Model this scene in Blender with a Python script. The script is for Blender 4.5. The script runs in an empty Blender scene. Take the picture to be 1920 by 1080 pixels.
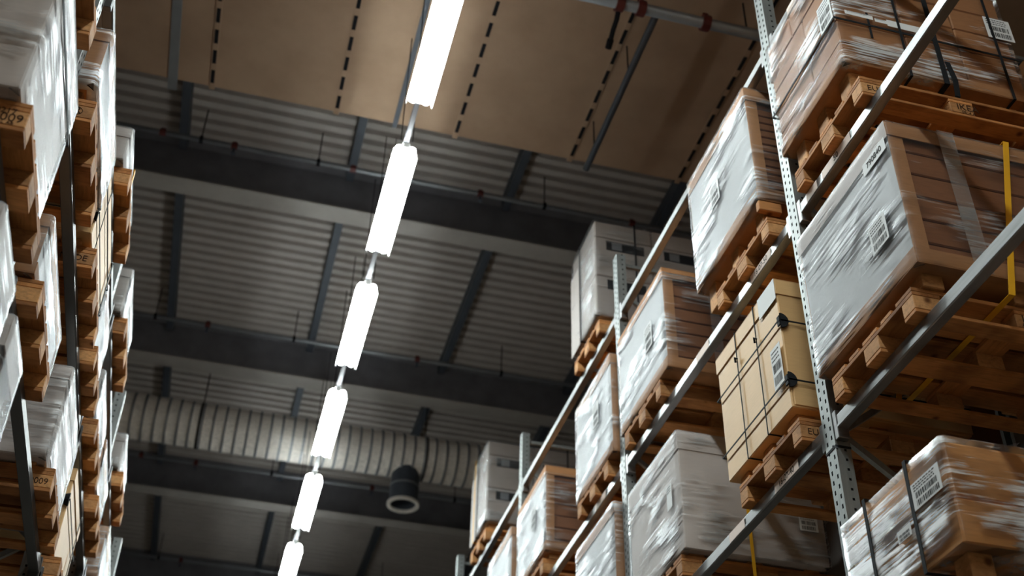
import bpy, bmesh, math, random
from mathutils import Vector, Matrix, noise

# ------------------------------------------------------------------ camera, world, exposure
S = bpy.context.scene
COL = S.collection
cam_d = bpy.data.cameras.new('camera')
cam = bpy.data.objects.new('camera', cam_d)
COL.objects.link(cam)
RIGHT, FWD, UP = Vector((0.9663, -0.2566, 0.0204)), Vector((0.19, 0.7642, 0.6164)), Vector((-0.1738, -0.5917, 0.7872))
M = Matrix.Identity(4)
for r in range(3):
    M[r][0], M[r][1], M[r][2] = RIGHT[r], UP[r], -FWD[r]
cam.matrix_world = M
cam_d.sensor_fit = 'HORIZONTAL'
cam_d.sensor_width = 36.0
cam_d.lens = 42.63
cam_d.clip_start, cam_d.clip_end = 0.05, 200
cam_d.dof.use_dof = True
cam_d.dof.focus_distance = 5.7
cam_d.dof.aperture_fstop = 2.0
S.camera = cam

W = bpy.data.worlds.new('hall_air')
S.world = W
W.use_nodes = True
W.node_tree.nodes['Background'].inputs[0].default_value = (0.8, 0.85, 1.0, 1)
W.node_tree.nodes['Background'].inputs[1].default_value = 0.0
LAMP_POWER = 135.0
S.view_settings.view_transform = 'Standard'
S.view_settings.look = 'None'
S.view_settings.exposure = 0.0
S.view_settings.gamma = 1.0
S.view_settings.use_curve_mapping = False
S.cycles.max_bounces = 8
S.cycles.diffuse_bounces = 4
S.cycles.glossy_bounces = 3
S.cycles.transparent_max_bounces = 16
S.cycles.caustics_reflective = False
S.cycles.caustics_refractive = False
S.cycles.sample_clamp_indirect = 4.0
S.cycles.use_denoising = True

random.seed(7)
rnd = random.uniform
FLOOR_Z = -1.6

# ------------------------------------------------------------------ mesh helpers
class MB:
    """collects shapes into one mesh"""
    def __init__(self):
        self.bm = bmesh.new()

    def box(self, x0, x1, y0, y1, z0, z1, bev=0.0, seg=1, rot=0.0):
        if x0 > x1: x0, x1 = x1, x0
        if y0 > y1: y0, y1 = y1, y0
        g = bmesh.ops.create_cube(self.bm, size=1.0)
        vs = g['verts']
        sx, sy, sz = x1 - x0, y1 - y0, z1 - z0
        c = Vector(((x0 + x1) / 2, (y0 + y1) / 2, (z0 + z1) / 2))
        for v in vs:
            v.co = Vector((v.co.x * sx, v.co.y * sy, v.co.z * sz))
            if rot:
                v.co = Matrix.Rotation(rot, 3, 'Z') @ v.co
            v.co += c
        if bev > 0:
            es = list({e for v in vs for e in v.link_edges})
            bmesh.ops.bevel(self.bm, geom=es, offset=min(bev, 0.45 * min(sx, sy, sz)), segments=seg, affect='EDGES', profile=0.5)
        return self

    def bar(self, p0, p1, w, h, up=(0, 0, 1)):
        p0, p1, up = Vector(p0), Vector(p1), Vector(up)
        d = (p1 - p0)
        L = d.length
        d.normalize()
        s = d.cross(up)
        if s.length < 1e-4:
            s = d.cross(Vector((0, 1, 0)))
        s.normalize()
        u = s.cross(d)
        vs = []
        for t in (0, L):
            for a, b in ((-1, -1), (1, -1), (1, 1), (-1, 1)):
                vs.append(self.bm.verts.new(p0 + d * t + s * (a * w / 2) + u * (b * h / 2)))
        for f in ((3, 2, 1, 0), (4, 5, 6, 7), (0, 1, 5, 4), (1, 2, 6, 5), (2, 3, 7, 6), (3, 0, 4, 7)):
            self.bm.faces.new([vs[i] for i in f])
        return self

    def tube(self, pts, r, n=10, closed=False, caps=True):
        pts = [Vector(p) for p in pts]
        rings = []
        N = len(pts)
        ref = None
        for i, p in enumerate(pts):
            if closed:
                t = pts[(i + 1) % N] - pts[i - 1]
            else:
                t = pts[min(i + 1, N - 1)] - pts[max(i - 1, 0)]
            t.normalize()
            if ref is None:
                ref = Vector((0, 0, 1)) if abs(t.z) < 0.9 else Vector((1, 0, 0))
            a = t.cross(ref)
            if a.length < 1e-4:
                a = t.cross(Vector((0, 1, 0)))
            a.normalize()
            b = a.cross(t)
            rr = r[i] if isinstance(r, (list, tuple)) else r
            rings.append([self.bm.verts.new(p + a * (rr * math.cos(2 * math.pi * k / n)) + b * (rr * math.sin(2 * math.pi * k / n))) for k in range(n)])
        for i in range(N if closed else N - 1):
            A, B = rings[i], rings[(i + 1) % N]
            for k in range(n):
                self.bm.faces.new((A[k], A[(k + 1) % n], B[(k + 1) % n], B[k]))
        if caps and not closed:
            self.bm.faces.new(list(reversed(rings[0])))
            self.bm.faces.new(rings[-1])
        return self

    def ring(self, c, r0, r1, h, n=24):
        """a flat-ended sleeve, axis z"""
        c = Vector(c)
        P = []
        for rr, z in ((r0, 0), (r1, 0), (r1, h), (r0, h)):
            P.append([self.bm.verts.new(c + Vector((rr * math.cos(2 * math.pi * k / n), rr * math.sin(2 * math.pi * k / n), z))) for k in range(n)])
        for j in range(4):
            A, B = P[j], P[(j + 1) % 4]
            for k in range(n):
                self.bm.faces.new((A[k], B[k], B[(k + 1) % n], A[(k + 1) % n]))
        return self

    def strap(self, pts, wv, w, t=0.003, closed=True):
        """flat band along pts; its width runs along the vector wv"""
        pts = [Vector(p) for p in pts]
        wv = Vector(wv).normalized()
        N = len(pts)
        rings = []
        for i, p in enumerate(pts):
            if closed:
                d0, d1 = (pts[i] - pts[i - 1]).normalized(), (pts[(i + 1) % N] - pts[i]).normalized()
            else:
                d0 = (pts[i] - pts[max(i - 1, 0)]).normalized() if i else (pts[1] - pts[0]).normalized()
                d1 = (pts[min(i + 1, N - 1)] - pts[i]).normalized() if i < N - 1 else d0
            n = (d0.cross(wv) + d1.cross(wv))
            n.normalize()
            k = 1.0 / max(0.5, math.cos(d0.angle(d1, 0) / 2))
            rings.append([self.bm.verts.new(p + wv * (a * w / 2) + n * (b * t * k)) for a, b in ((-1, 0), (1, 0), (1, 1), (-1, 1))])
        for i in range(N if closed else N - 1):
            A, B = rings[i], rings[(i + 1) % N]
            for k in range(4):
                self.bm.faces.new((A[k], A[(k + 1) % 4], B[(k + 1) % 4], B[k]))
        if not closed:
            self.bm.faces.new(list(reversed(rings[0])))
            self.bm.faces.new(rings[-1])
        return self

    def mesh(self, name, mat, smooth=False):
        bmesh.ops.recalc_face_normals(self.bm, faces=self.bm.faces[:])
        me = bpy.data.meshes.new(name)
        self.bm.to_mesh(me)
        self.bm.free()
        if smooth:
            for p in me.polygons:
                p.use_smooth = True
        if mat:
            me.materials.append(mat)
        return me

    def build(self, name, mat, parent=None, loc=(0, 0, 0), smooth=False):
        o = bpy.data.objects.new(name, self.mesh(name, mat, smooth))
        COL.objects.link(o)
        o.location = loc
        o.parent = parent
        return o


LABELS = {}
def tag(o, label, cat, group=None, kind=None):
    o['label'] = label
    o['category'] = cat
    if group: o['group'] = group
    if kind: o['kind'] = kind
    assert label not in LABELS, label
    LABELS[label] = 1
    return o

def thing(name, label, cat, loc=(0, 0, 0), group=None):
    o = bpy.data.objects.new(name, None)
    o.empty_display_size = 0.1
    COL.objects.link(o)
    o.location = loc
    return tag(o, label, cat, group)

def copy_tree(src, parent=None):
    c = src.copy()
    COL.objects.link(c)
    c.parent = parent
    for ch in list(src.children):
        copy_tree(ch, c)
    return c

def text_part(name, txt, mat, parent, loc, xdir, updir, size, align='CENTER', thick=0.0006):
    """printed lettering turned into a mesh"""
    cu = bpy.data.curves.new(name, 'FONT')
    cu.body = txt
    cu.size = size
    cu.align_x = align
    cu.align_y = 'CENTER'
    cu.extrude = thick / 2
    tmp = bpy.data.objects.new('tmp_text', cu)
    COL.objects.link(tmp)
    dg = bpy.context.evaluated_depsgraph_get()
    me = bpy.data.meshes.new_from_object(tmp.evaluated_get(dg))
    bpy.data.objects.remove(tmp)
    me.materials.clear()
    me.materials.append(mat)
    o = bpy.data.objects.new(name, me)
    COL.objects.link(o)
    x, u = Vector(xdir), Vector(updir)
    z = x.cross(u)
    mm = Matrix.Identity(4)
    for r in range(3):
        mm[r][0], mm[r][1], mm[r][2], mm[r][3] = x[r], u[r], z[r], loc[r]
    o.parent = parent
    o.matrix_local = mm
    return o

# ------------------------------------------------------------------ materials
def new_mat(name):
    m = bpy.data.materials.new(name)
    m.use_nodes = True
    nt = m.node_tree
    nt.nodes.clear()
    out = nt.nodes.new('ShaderNodeOutputMaterial')
    return m, nt, out

def N(nt, typ, **kw):
    n = nt.nodes.new(typ)
    for k, v in kw.items():
        if k in n.inputs.keys() if isinstance(k, str) else False:
            n.inputs[k].default_value = v
        else:
            setattr(n, k, v)
    return n

def coords(nt, scale, rot=(0, 0, 0), kind='Object'):
    tc = nt.nodes.new('ShaderNodeTexCoord')
    mp = nt.nodes.new('ShaderNodeMapping')
    mp.inputs['Scale'].default_value = scale
    mp.inputs['Rotation'].default_value = rot
    oi = nt.nodes.new('ShaderNodeObjectInfo')
    sc = nt.nodes.new('ShaderNodeVectorMath')
    sc.operation = 'SCALE'
    sc.inputs[0].default_value = (37.0, 53.0, 71.0)
    nt.links.new(oi.outputs['Random'], sc.inputs['Scale'])
    nt.links.new(tc.outputs[kind], mp.inputs['Vector'])
    ad = nt.nodes.new('ShaderNodeVectorMath')
    ad.operation = 'ADD'
    nt.links.new(mp.outputs[0], ad.inputs[0])
    nt.links.new(sc.outputs[0], ad.inputs[1])
    return ad.outputs[0], oi

def ramp(nt, fac, stops):
    r = nt.nodes.new('ShaderNodeValToRGB')
    e = r.color_ramp.elements
    while len(e) < len(stops):
        e.new(0.5)
    for i, (p, c) in enumerate(stops):
        e[i].position = p
        e[i].color = (*c, 1) if len(c) == 3 else c
    nt.links.new(fac, r.inputs[0])
    return r.outputs[0]

def noise_tex(nt, vec, scale, detail=4, rough=0.55):
    n = nt.nodes.new('ShaderNodeTexNoise')
    n.inputs['Scale'].default_value = scale
    n.inputs['Detail'].default_value = detail
    n.inputs['Roughness'].default_value = rough
    nt.links.new(vec, n.inputs['Vector'])
    return n.outputs[0]

def principled(nt, out, col=None, rough=0.6, metal=0.0, spec=0.5):
    b = nt.nodes.new('ShaderNodeBsdfPrincipled')
    if col is not None:
        if isinstance(col, tuple):
            b.inputs['Base Color'].default_value = (*col, 1)
        else:
            nt.links.new(col, b.inputs['Base Color'])
    b.inputs['Roughness'].default_value = rough
    b.inputs['Metallic'].default_value = metal
    b.inputs['Specular IOR Level'].default_value = spec
    nt.links.new(b.outputs[0], out.inputs[0])
    return b

def bump(nt, b, h, strength=0.3, dist=0.005):
    bp = nt.nodes.new('ShaderNodeBump')
    bp.inputs['Strength'].default_value = strength
    bp.inputs['Distance'].default_value = dist
    nt.links.new(h, bp.inputs['Height'])
    nt.links.new(bp.outputs[0], b.inputs['Normal'])

def mul(c, k):
    return tuple(min(1.0, x * k) for x in c)

def wood_mat(name, scale, base):
    m, nt, out = new_mat(name)
    v, oi = coords(nt, scale)
    g = noise_tex(nt, v, 9.0, 6, 0.65)
    c = ramp(nt, g, [(0.25, mul(base, 0.5)), (0.45, mul(base, 0.85)), (0.6, base), (0.8, mul(base, 1.18))])
    v2, _ = coords(nt, (1, 1, 1))
    st = noise_tex(nt, v2, 3.5, 3)
    dirt = ramp(nt, st, [(0.34, (0.55, 0.5, 0.46)), (0.52, (1, 1, 1))])
    vo = nt.nodes.new('ShaderNodeTexVoronoi')
    vo.inputs['Scale'].default_value = 5.0
    nt.links.new(v2, vo.inputs['Vector'])
    knot = ramp(nt, vo.outputs['Distance'], [(0.05, (0.3, 0.22, 0.16)), (0.12, (1, 1, 1))])
    tint = ramp(nt, oi.outputs['Random'], [(0.0, (0.72, 0.66, 0.6)), (0.5, (0.95, 0.93, 0.9)), (1.0, (1.12, 1.08, 1.0))])
    col = c
    for x in (dirt, knot, tint):
        mx = nt.nodes.new('ShaderNodeMix')
        mx.data_type = 'RGBA'
        mx.blend_type = 'MULTIPLY'
        mx.inputs[0].default_value = 1.0
        nt.links.new(col, mx.inputs[6])
        nt.links.new(x, mx.inputs[7])
        col = mx.outputs[2]
    b = principled(nt, out, col, 0.7, 0, 0.25)
    bump(nt, b, g, 0.25, 0.004)
    return m

def board_mat(name, base, rough=0.65, fibre=0.10, spec=0.25, scale=(3, 3, 26)):
    m, nt, out = new_mat(name)
    v, oi = coords(nt, scale)
    g = noise_tex(nt, v, 4.0, 5, 0.6)
    c = ramp(nt, g, [(0.25, mul(base, 1 - fibre * 1.6)), (0.5, base), (0.75, mul(base, 1 + fibre))])
    v2, _ = coords(nt, (1, 1, 1))
    s = ramp(nt, noise_tex(nt, v2, 1.7, 3), [(0.3, (0.86, 0.84, 0.82)), (0.6, (1, 1, 1))])
    mx = nt.nodes.new('ShaderNodeMix')
    mx.data_type = 'RGBA'
    mx.blend_type = 'MULTIPLY'
    mx.inputs[0].default_value = 1.0
    nt.links.new(c, mx.inputs[6])
    nt.links.new(s, mx.inputs[7])
    b = principled(nt, out, mx.outputs[2], rough, 0, spec)
    bump(nt, b, g, 0.12, 0.003)
    return m

def steel_mat(name, base, rough=0.42, metal=0.6, scale=(6, 1.2, 18)):
    m, nt, out = new_mat(name)
    v, oi = coords(nt, scale)
    g = noise_tex(nt, v, 3.0, 5, 0.6)
    c = ramp(nt, g, [(0.3, mul(base, 0.78)), (0.55, base), (0.75, mul(base, 1.15))])
    b = principled(nt, out, c, rough, metal, 0.5)
    rr = nt.nodes.new('ShaderNodeMapRange')
    rr.inputs['To Min'].default_value = rough - 0.12
    rr.inputs['To Max'].default_value = rough + 0.14
    nt.links.new(g, rr.inputs[0])
    nt.links.new(rr.outputs[0], b.inputs['Roughness'])
    return m

def plain_mat(name, col, rough=0.6, metal=0.0, spec=0.4, var=0.08, nscale=4.0):
    m, nt, out = new_mat(name)
    v, oi = coords(nt, (1, 1, 1))
    g = noise_tex(nt, v, nscale, 4)
    c = ramp(nt, g, [(0.3, mul(col, 1 - var)), (0.7, mul(col, 1 + var))])
    principled(nt, out, c, rough, metal, spec)
    return m

def emit_mat(name, col, strength):
    m, nt, out = new_mat(name)
    e = nt.nodes.new('ShaderNodeEmission')
    e.inputs[0].default_value = (*col, 1)
    e.inputs[1].default_value = strength
    nt.links.new(e.outputs[0], out.inputs[0])
    return m

def film_mat(name, haze, streak, rough=0.28, gloss=1.0, tint=(0.88, 0.9, 0.92), tilt=0.12, lo=0.27, hi=0.36, edge=0.25):
    """stretch film: slightly milky clear plastic with white glint streaks painted in, and a soft gloss"""
    m, nt, out = new_mat(name)
    def noi(scale, rot, sc, detail=5, rough_=0.6):
        v, _ = coords(nt, scale, rot=rot)
        return noise_tex(nt, v, sc, detail, rough_)
    def math2(op, a, b):
        n = nt.nodes.new('ShaderNodeMath'); n.operation = op
        for i, q in enumerate((a, b)):
            if isinstance(q, (int, float)): n.inputs[i].default_value = q
            else: nt.links.new(q, n.inputs[i])
        return n.outputs[0]
    w = noi((1.3, 1.3, 34), (tilt, tilt * 0.6, 0), 1.6, 6, 0.62)
    fine = noi((4, 4, 110), (-tilt * 1.5, tilt, 0), 1.0, 4, 0.7)
    big = noi((1.1, 1.1, 2.4), (0, 0, 0), 1.8, 3)
    mix = math2('ADD', math2('MULTIPLY', w, 0.6), math2('MULTIPLY', fine, 0.4))
    a = math2('MULTIPLY', mix, big)
    mr = nt.nodes.new('ShaderNodeMapRange')
    mr.inputs['From Min'].default_value = lo
    mr.inputs['From Max'].default_value = hi
    nt.links.new(a, mr.inputs[0])
    mask = mr.outputs[0]
    tr = nt.nodes.new('ShaderNodeBsdfTransparent')
    tr.inputs[0].default_value = (0.96, 0.965, 0.97, 1)
    df = nt.nodes.new('ShaderNodeBsdfDiffuse')
    df.inputs[0].default_value = (*tint, 1)
    m1 = nt.nodes.new('ShaderNodeMixShader')
    nt.links.new(math2('ADD', math2('MULTIPLY', mask, streak), haze), m1.inputs[0])  # diffuse white streaks paint lamp glints into the film
    nt.links.new(tr.outputs[0], m1.inputs[1])
    nt.links.new(df.outputs[0], m1.inputs[2])
    gl = nt.nodes.new('ShaderNodeBsdfGlossy')
    gl.inputs[0].default_value = (0.95, 0.97, 1, 1)
    gl.inputs['Roughness'].default_value = rough
    bp = nt.nodes.new('ShaderNodeBump')
    bp.inputs['Strength'].default_value = 0.6
    bp.inputs['Distance'].default_value = 0.010
    nt.links.new(mix, bp.inputs['Height'])
    nt.links.new(bp.outputs[0], gl.inputs['Normal'])
    fr = nt.nodes.new('ShaderNodeFresnel')
    fr.inputs['IOR'].default_value = 1.5
    k = math2('MULTIPLY', fr.outputs[0], math2('ADD', math2('MULTIPLY', mask, gloss * 2.2), gloss * 0.35))
    m2 = nt.nodes.new('ShaderNodeMixShader')
    nt.links.new(k, m2.inputs[0])
    nt.links.new(m1.outputs[0], m2.inputs[1])
    nt.links.new(gl.outputs[0], m2.inputs[2])
    nt.links.new(m2.outputs[0], out.inputs[0])
    return m

PINE = (0.50, 0.22, 0.075)
MT = dict(
    wood_x=wood_mat('pine_grain_along_depth', (1.0, 9, 9), PINE),
    wood_y=wood_mat('pine_grain_along_width', (9, 1.0, 9), PINE),
    wood_b=wood_mat('pine_block_end_grain', (5, 5, 9), (0.56, 0.29, 0.12)),
    kraft=board_mat('kraft_board', (0.42, 0.20, 0.085)),
    kraft_mid=board_mat('mid_kraft_board', (0.34, 0.15, 0.06)),
    kraft_light=board_mat('light_kraft_board', (0.66, 0.30, 0.10)),
    kraft_dark=board_mat('dark_kraft_board', (0.235, 0.09, 0.036)),
    tan=board_mat('tan_board', (0.66, 0.41, 0.185), 0.5, 0.04, 0.5),
    palegrey=board_mat('pale_grey_board', (0.33, 0.285, 0.265), fibre=0.05),
    white=board_mat('white_board', (0.60, 0.53, 0.50), fibre=0.04),
    glare_white=board_mat('film_front_glare', (0.50, 0.51, 0.53), 0.5, 0.03, 0.4),  # lamp glare on the film fronts, painted as a white board
    grey=board_mat('grey_board', (0.40, 0.36, 0.34), fibre=0.05),
    steel=steel_mat('galvanised_steel', (0.25, 0.25, 0.255), 0.36, 0.85),
    post=steel_mat('galvanised_post', (0.25, 0.265, 0.265), 0.42, 0.6, (14, 14, 2)),
    duct=steel_mat('spiral_duct_metal', (0.80, 0.74, 0.68), 0.5, 0.1),
    darksteel=plain_mat('dark_painted_steel', (0.15, 0.145, 0.16), 0.55, 0.0, 0.3, 0.15),
    flange=plain_mat('pale_flange_paint', (0.34, 0.31, 0.29), 0.6, 0, 0.3),
    beam_shade=plain_mat('shaded_beam_steel', (0.085, 0.09, 0.095), 0.4, 0.5, 0.4),  # left rack steel with its shade put into the colour
    purlin=plain_mat('blue_grey_steel', (0.060, 0.068, 0.085), 0.5, 0.2, 0.3, 0.12),
    pipe=plain_mat('grey_pipe', (0.22, 0.23, 0.25), 0.4, 0.5, 0.4, 0.12),
    red=plain_mat('red_paint', (0.085, 0.012, 0.010), 0.5, 0, 0.4),
    slot=plain_mat('punched_dark', (0.012, 0.012, 0.014), 0.9, 0, 0.05),
    black=plain_mat('black_band', (0.010, 0.011, 0.013), 0.7, 0, 0.12),
    yellow=plain_mat('yellow_band', (0.75, 0.38, 0.015), 0.45, 0, 0.4),
    paper=plain_mat('label_paper', (0.66, 0.67, 0.68), 0.6, 0, 0.3, 0.03),
    tagpaper=plain_mat('beam_tag_paper', (0.78, 0.64, 0.57), 0.6, 0, 0.3, 0.05),
    ink=plain_mat('printing_ink', (0.02, 0.018, 0.018), 0.7, 0, 0.1),
    brownink=plain_mat('stamp_ink', (0.035, 0.018, 0.010), 0.8, 0, 0.1),
    tube=emit_mat('tube_glow', (0.90, 1.0, 0.98), LAMP_POWER),
    lampwhite=plain_mat('lamp_white_enamel', (0.75, 0.76, 0.75), 0.4, 0, 0.4, 0.02),
    cap=plain_mat('tube_cap', (0.6, 0.6, 0.6), 0.3, 0.8, 0.5),
    beige=board_mat('beige_ceiling_board', (0.36, 0.245, 0.168), 0.8, 0.03, 0.15, (2, 2, 2)),
    deck=plain_mat('corrugated_deck_paint', (0.40, 0.36, 0.335), 0.55, 0.0, 0.35, 0.06),
    wall=plain_mat('dark_wall', (0.10, 0.10, 0.11), 0.8, 0, 0.2),
    bounce_wall=plain_mat('warm_bounce_wall', (0.62, 0.47, 0.34), 0.8, 0, 0.2),  # pale warm tone chosen to bounce light
    concrete=plain_mat('concrete_floor', (0.26, 0.22, 0.18), 0.6, 0, 0.3, 0.12, 1.2),
    film=film_mat('clear_stretch_film', 0.01, 0.12),
    film_white=film_mat('milky_stretch_film', 0.015, 0.20, 0.32, tilt=0.05),
    film_heavy=film_mat('creased_stretch_film', 0.01, 0.55, 0.22, gloss=1.2, tilt=0.3, lo=0.25, hi=0.32),
    film_soft=film_mat('soft_stretch_film', 0.01, 0.22, 0.35, gloss=0.8, tilt=0.3, lo=0.26, hi=0.34),
    film_kraft=film_mat('streaky_stretch_film', 0.01, 0.55, 0.24, gloss=0.75, tilt=0.1, lo=0.258, hi=0.33),
    tape=film_mat('clear_packing_tape', 0.05, 0.12, 0.15, 0.6),
    film_torn=film_mat('torn_stretch_film', 0.02, 0.75, 0.25, gloss=1.2, tilt=0.22, lo=0.232, hi=0.30),
)

def perforate(src, name, hole=(0.010, 0.010, 0.011)):
    """punched rows: two staggered columns on the front face and one on each side face"""
    m = src.copy()
    m.name = name
    nt = m.node_tree
    b = next(n for n in nt.nodes if n.type == 'BSDF_PRINCIPLED')
    def mth(op, a, c=None):
        n = nt.nodes.new('ShaderNodeMath'); n.operation = op
        for i, q in enumerate((a, c)):
            if q is None: continue
            if isinstance(q, (int, float)): n.inputs[i].default_value = q
            else: nt.links.new(q, n.inputs[i])
        return n.outputs[0]
    tc = nt.nodes.new('ShaderNodeTexCoord')
    sp = nt.nodes.new('ShaderNodeSeparateXYZ'); nt.links.new(tc.outputs['Object'], sp.inputs[0])
    sn = nt.nodes.new('ShaderNodeSeparateXYZ'); nt.links.new(tc.outputs['Normal'], sn.inputs[0])
    x, y, z = sp.outputs
    def near(v, c, w):
        return mth('LESS_THAN', mth('ABSOLUTE', mth('SUBTRACT', v, c)), w)
    def row(off):
        return mth('SUBTRACT', mth('MODULO', mth('ADD', z, off), 0.05), 0.025)
    A = mth('MULTIPLY', near(y, -0.022, 0.0065), near(row(0.0), 0.0, 0.011))
    B = mth('MULTIPLY', near(y, 0.022, 0.0065), near(row(0.013), 0.0, 0.011))
    front = mth('MULTIPLY', mth('MAXIMUM', A, B), mth('GREATER_THAN', mth('ABSOLUTE', sn.outputs[0]), 0.9))
    front = mth('MULTIPLY', front, mth('LESS_THAN', mth('ABSOLUTE', x), 0.02))
    side = mth('MULTIPLY', mth('MULTIPLY', near(mth('ABSOLUTE', x), 0.0465, 0.006), near(row(0.02), 0.0, 0.0065)), mth('GREATER_THAN', mth('ABSOLUTE', sn.outputs[1]), 0.9))
    mask = mth('MAXIMUM', front, side)
    mx = nt.nodes.new('ShaderNodeMix'); mx.data_type = 'RGBA'
    nt.links.new(mask, mx.inputs[0])
    nt.links.new(b.inputs['Base Color'].links[0].from_socket, mx.inputs[6])
    mx.inputs[7].default_value = (*hole, 1)
    nt.links.new(mx.outputs[2], b.inputs['Base Color'])
    nt.links.new(mth('MULTIPLY', mth('SUBTRACT', 1.0, mask), 0.6), b.inputs['Metallic'])
    nt.links.new(mth('MULTIPLY', mth('SUBTRACT', 1.0, mask), 0.5), b.inputs['Specular IOR Level'])
    return m
MT['perforated'] = perforate(MT['post'], 'perforated_post')

# ------------------------------------------------------------------ the hall
HX0, HX1, HY0, HY1, DECK = -7.0, 11.0, -2.9, 34.0, 10.35
def struct(name, mb, mat, label, cat, smooth=False, group=None):
    o = mb.build(name, mat, smooth=smooth)
    return tag(o, label, cat, group, 'structure')

struct('floor', MB().box(HX0, HX1, HY0, HY1, FLOOR_Z - 0.2, FLOOR_Z), MT['concrete'], 'grey concrete warehouse floor under the racks', 'floor')
struct('wall_left', MB().box(HX0 - 0.2, HX0, HY0, HY1, FLOOR_Z, 11), MT['wall'], 'dark side wall behind the left rack', 'wall')
struct('wall_right', MB().box(HX1, HX1 + 0.2, HY0, HY1, FLOOR_Z, 11), MT['wall'], 'dark side wall behind the right racks', 'wall')
struct('wall_back', MB().box(HX0, HX1, HY1, HY1 + 0.2, FLOOR_Z, 11), MT['wall'], 'dark end wall at the far end of the aisle', 'wall')
struct('wall_front', MB().box(HX0, HX1, HY0 - 0.2, HY0, FLOOR_Z, 11), MT['bounce_wall'], 'dark end wall behind the viewer', 'wall')  # unseen; set close and pale to bounce warm light onto near faces

# corrugated roof deck, ribs running across the aisle
mb = MB()
pitch, low, depth = 0.18, 0.0, 0.065
prof = []
y = HY0
while y < HY1:
    prof += [(y, DECK), (y + 0.085, DECK), (y + 0.105, DECK + depth), (y + 0.16, DECK + depth)]
    y += pitch
prof.append((y, DECK))
va = [mb.bm.verts.new((HX0, a, b)) for a, b in prof]
vb = [mb.bm.verts.new((HX1, a, b)) for a, b in prof]
for i in range(len(prof) - 1):
    mb.bm.faces.new((va[i], va[i + 1], vb[i + 1], vb[i]))
deck = struct('ceiling', mb, MT['deck'], 'grey corrugated metal roof deck with ribs across the aisle', 'ceiling')
deck.modifiers.new('thickness', 'SOLIDIFY').thickness = 0.004
struct('ceiling_roof', MB().box(HX0, HX1, HY0, HY1, DECK + 0.10, DECK + 0.3), MT['wall'], 'roof insulation lying on the corrugated deck', 'roof')

# girders across the hall
for k, (yg, lab) in enumerate(((-0.6, None), (3.3, None), (7.2, None), (11.24, 'dark steel girder nearest the beige ceiling boards'), (15.04, 'dark steel girder just before the round duct'),
                               (19.04, 'dark steel girder just beyond the round duct'), (22.95, 'dark steel girder farthest down the aisle'))):
    if lab is None:
        continue
    g = MB()
    zb = 9.70
    g.box(HX0, HX1, yg - 0.14, yg + 0.14, DECK - 0.025, DECK - 0.005)
    g.box(HX0, HX1, yg - 0.008, yg + 0.008, zb + 0.02, DECK - 0.025)
    gd = struct('trim_%d' % (k + 1), g, MT['darksteel'], lab, 'girder', group='roof girders')
    MB().box(HX0, HX1, yg - 0.14, yg + 0.14, zb, zb + 0.02).build('bottom_flange', MT['flange'], gd)
# purlins along the hall
for k, (xp, lab) in enumerate(((-1.34, 'dark roof purlin left of the lamp row'), (0.67, 'dark roof purlin just beside the lamp row'), (2.64, 'dark roof purlin between the lamp row and the right rack'), (4.6, 'dark roof purlin above the right rack'))):
    g = MB()
    for y0, y1 in ((3.4, 11.1), (11.38, 14.9), (15.18, 18.9), (19.18, 22.8), (23.1, 26.5)):
        g.box(xp - 0.05, xp + 0.05, y0, y1, DECK - 0.20, DECK - 0.002)
    struct('trim_%d' % (k + 11), g, MT['purlin'], lab, 'purlin', group='roof purlins')

# beige lower ceiling boards
BZ, BY = 8.7, 8.55
struct('ceiling_board', MB().box(HX0, HX1, HY0, BY, BZ, BZ + 0.06), MT['beige'], 'beige boarded lower ceiling above the near part of the aisle', 'ceiling')
def rail(x, lab, w=0.055, solid=False, over=0.03, z=BZ):
    t = thing('mounting_rail', lab, 'rail', (x, 0, z), 'slotted rails under the beige ceiling')
    MB().box(-w / 2, w / 2, 2.0, BY + over, -0.012, 0.0, 0.002).build('channel', MT['beige'] if not solid else MT[solid], t)
    if not solid:
        s = MB()
        y = 2.2
        while y < BY - 0.15:
            s.box(-w * 0.33, w * 0.33, y, y + 0.17, -0.0135, -0.011)
            y += 0.255
        s.build('slot', MT['slot'], t)
    return t
rail(-0.915, 'slotted rail on the beige ceiling, left end beside the solid rail')
rail(0.295, 'slotted rail on the beige ceiling left of the lamp row')
rail(1.495, 'slotted rail on the beige ceiling just right of the lamp row')
rail(2.70, 'slotted rail on the beige ceiling beside the dark branch pipe')
rail(3.87, 'slotted rail on the beige ceiling close to the right rack')
rail(-1.285, 'grey solid rail on the beige ceiling near the left rack', 0.09, 'pipe', 0.14)
rail(0.885, 'grey solid rail on the beige ceiling directly above the lamps', 0.05, 'purlin', 0.05)

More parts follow.
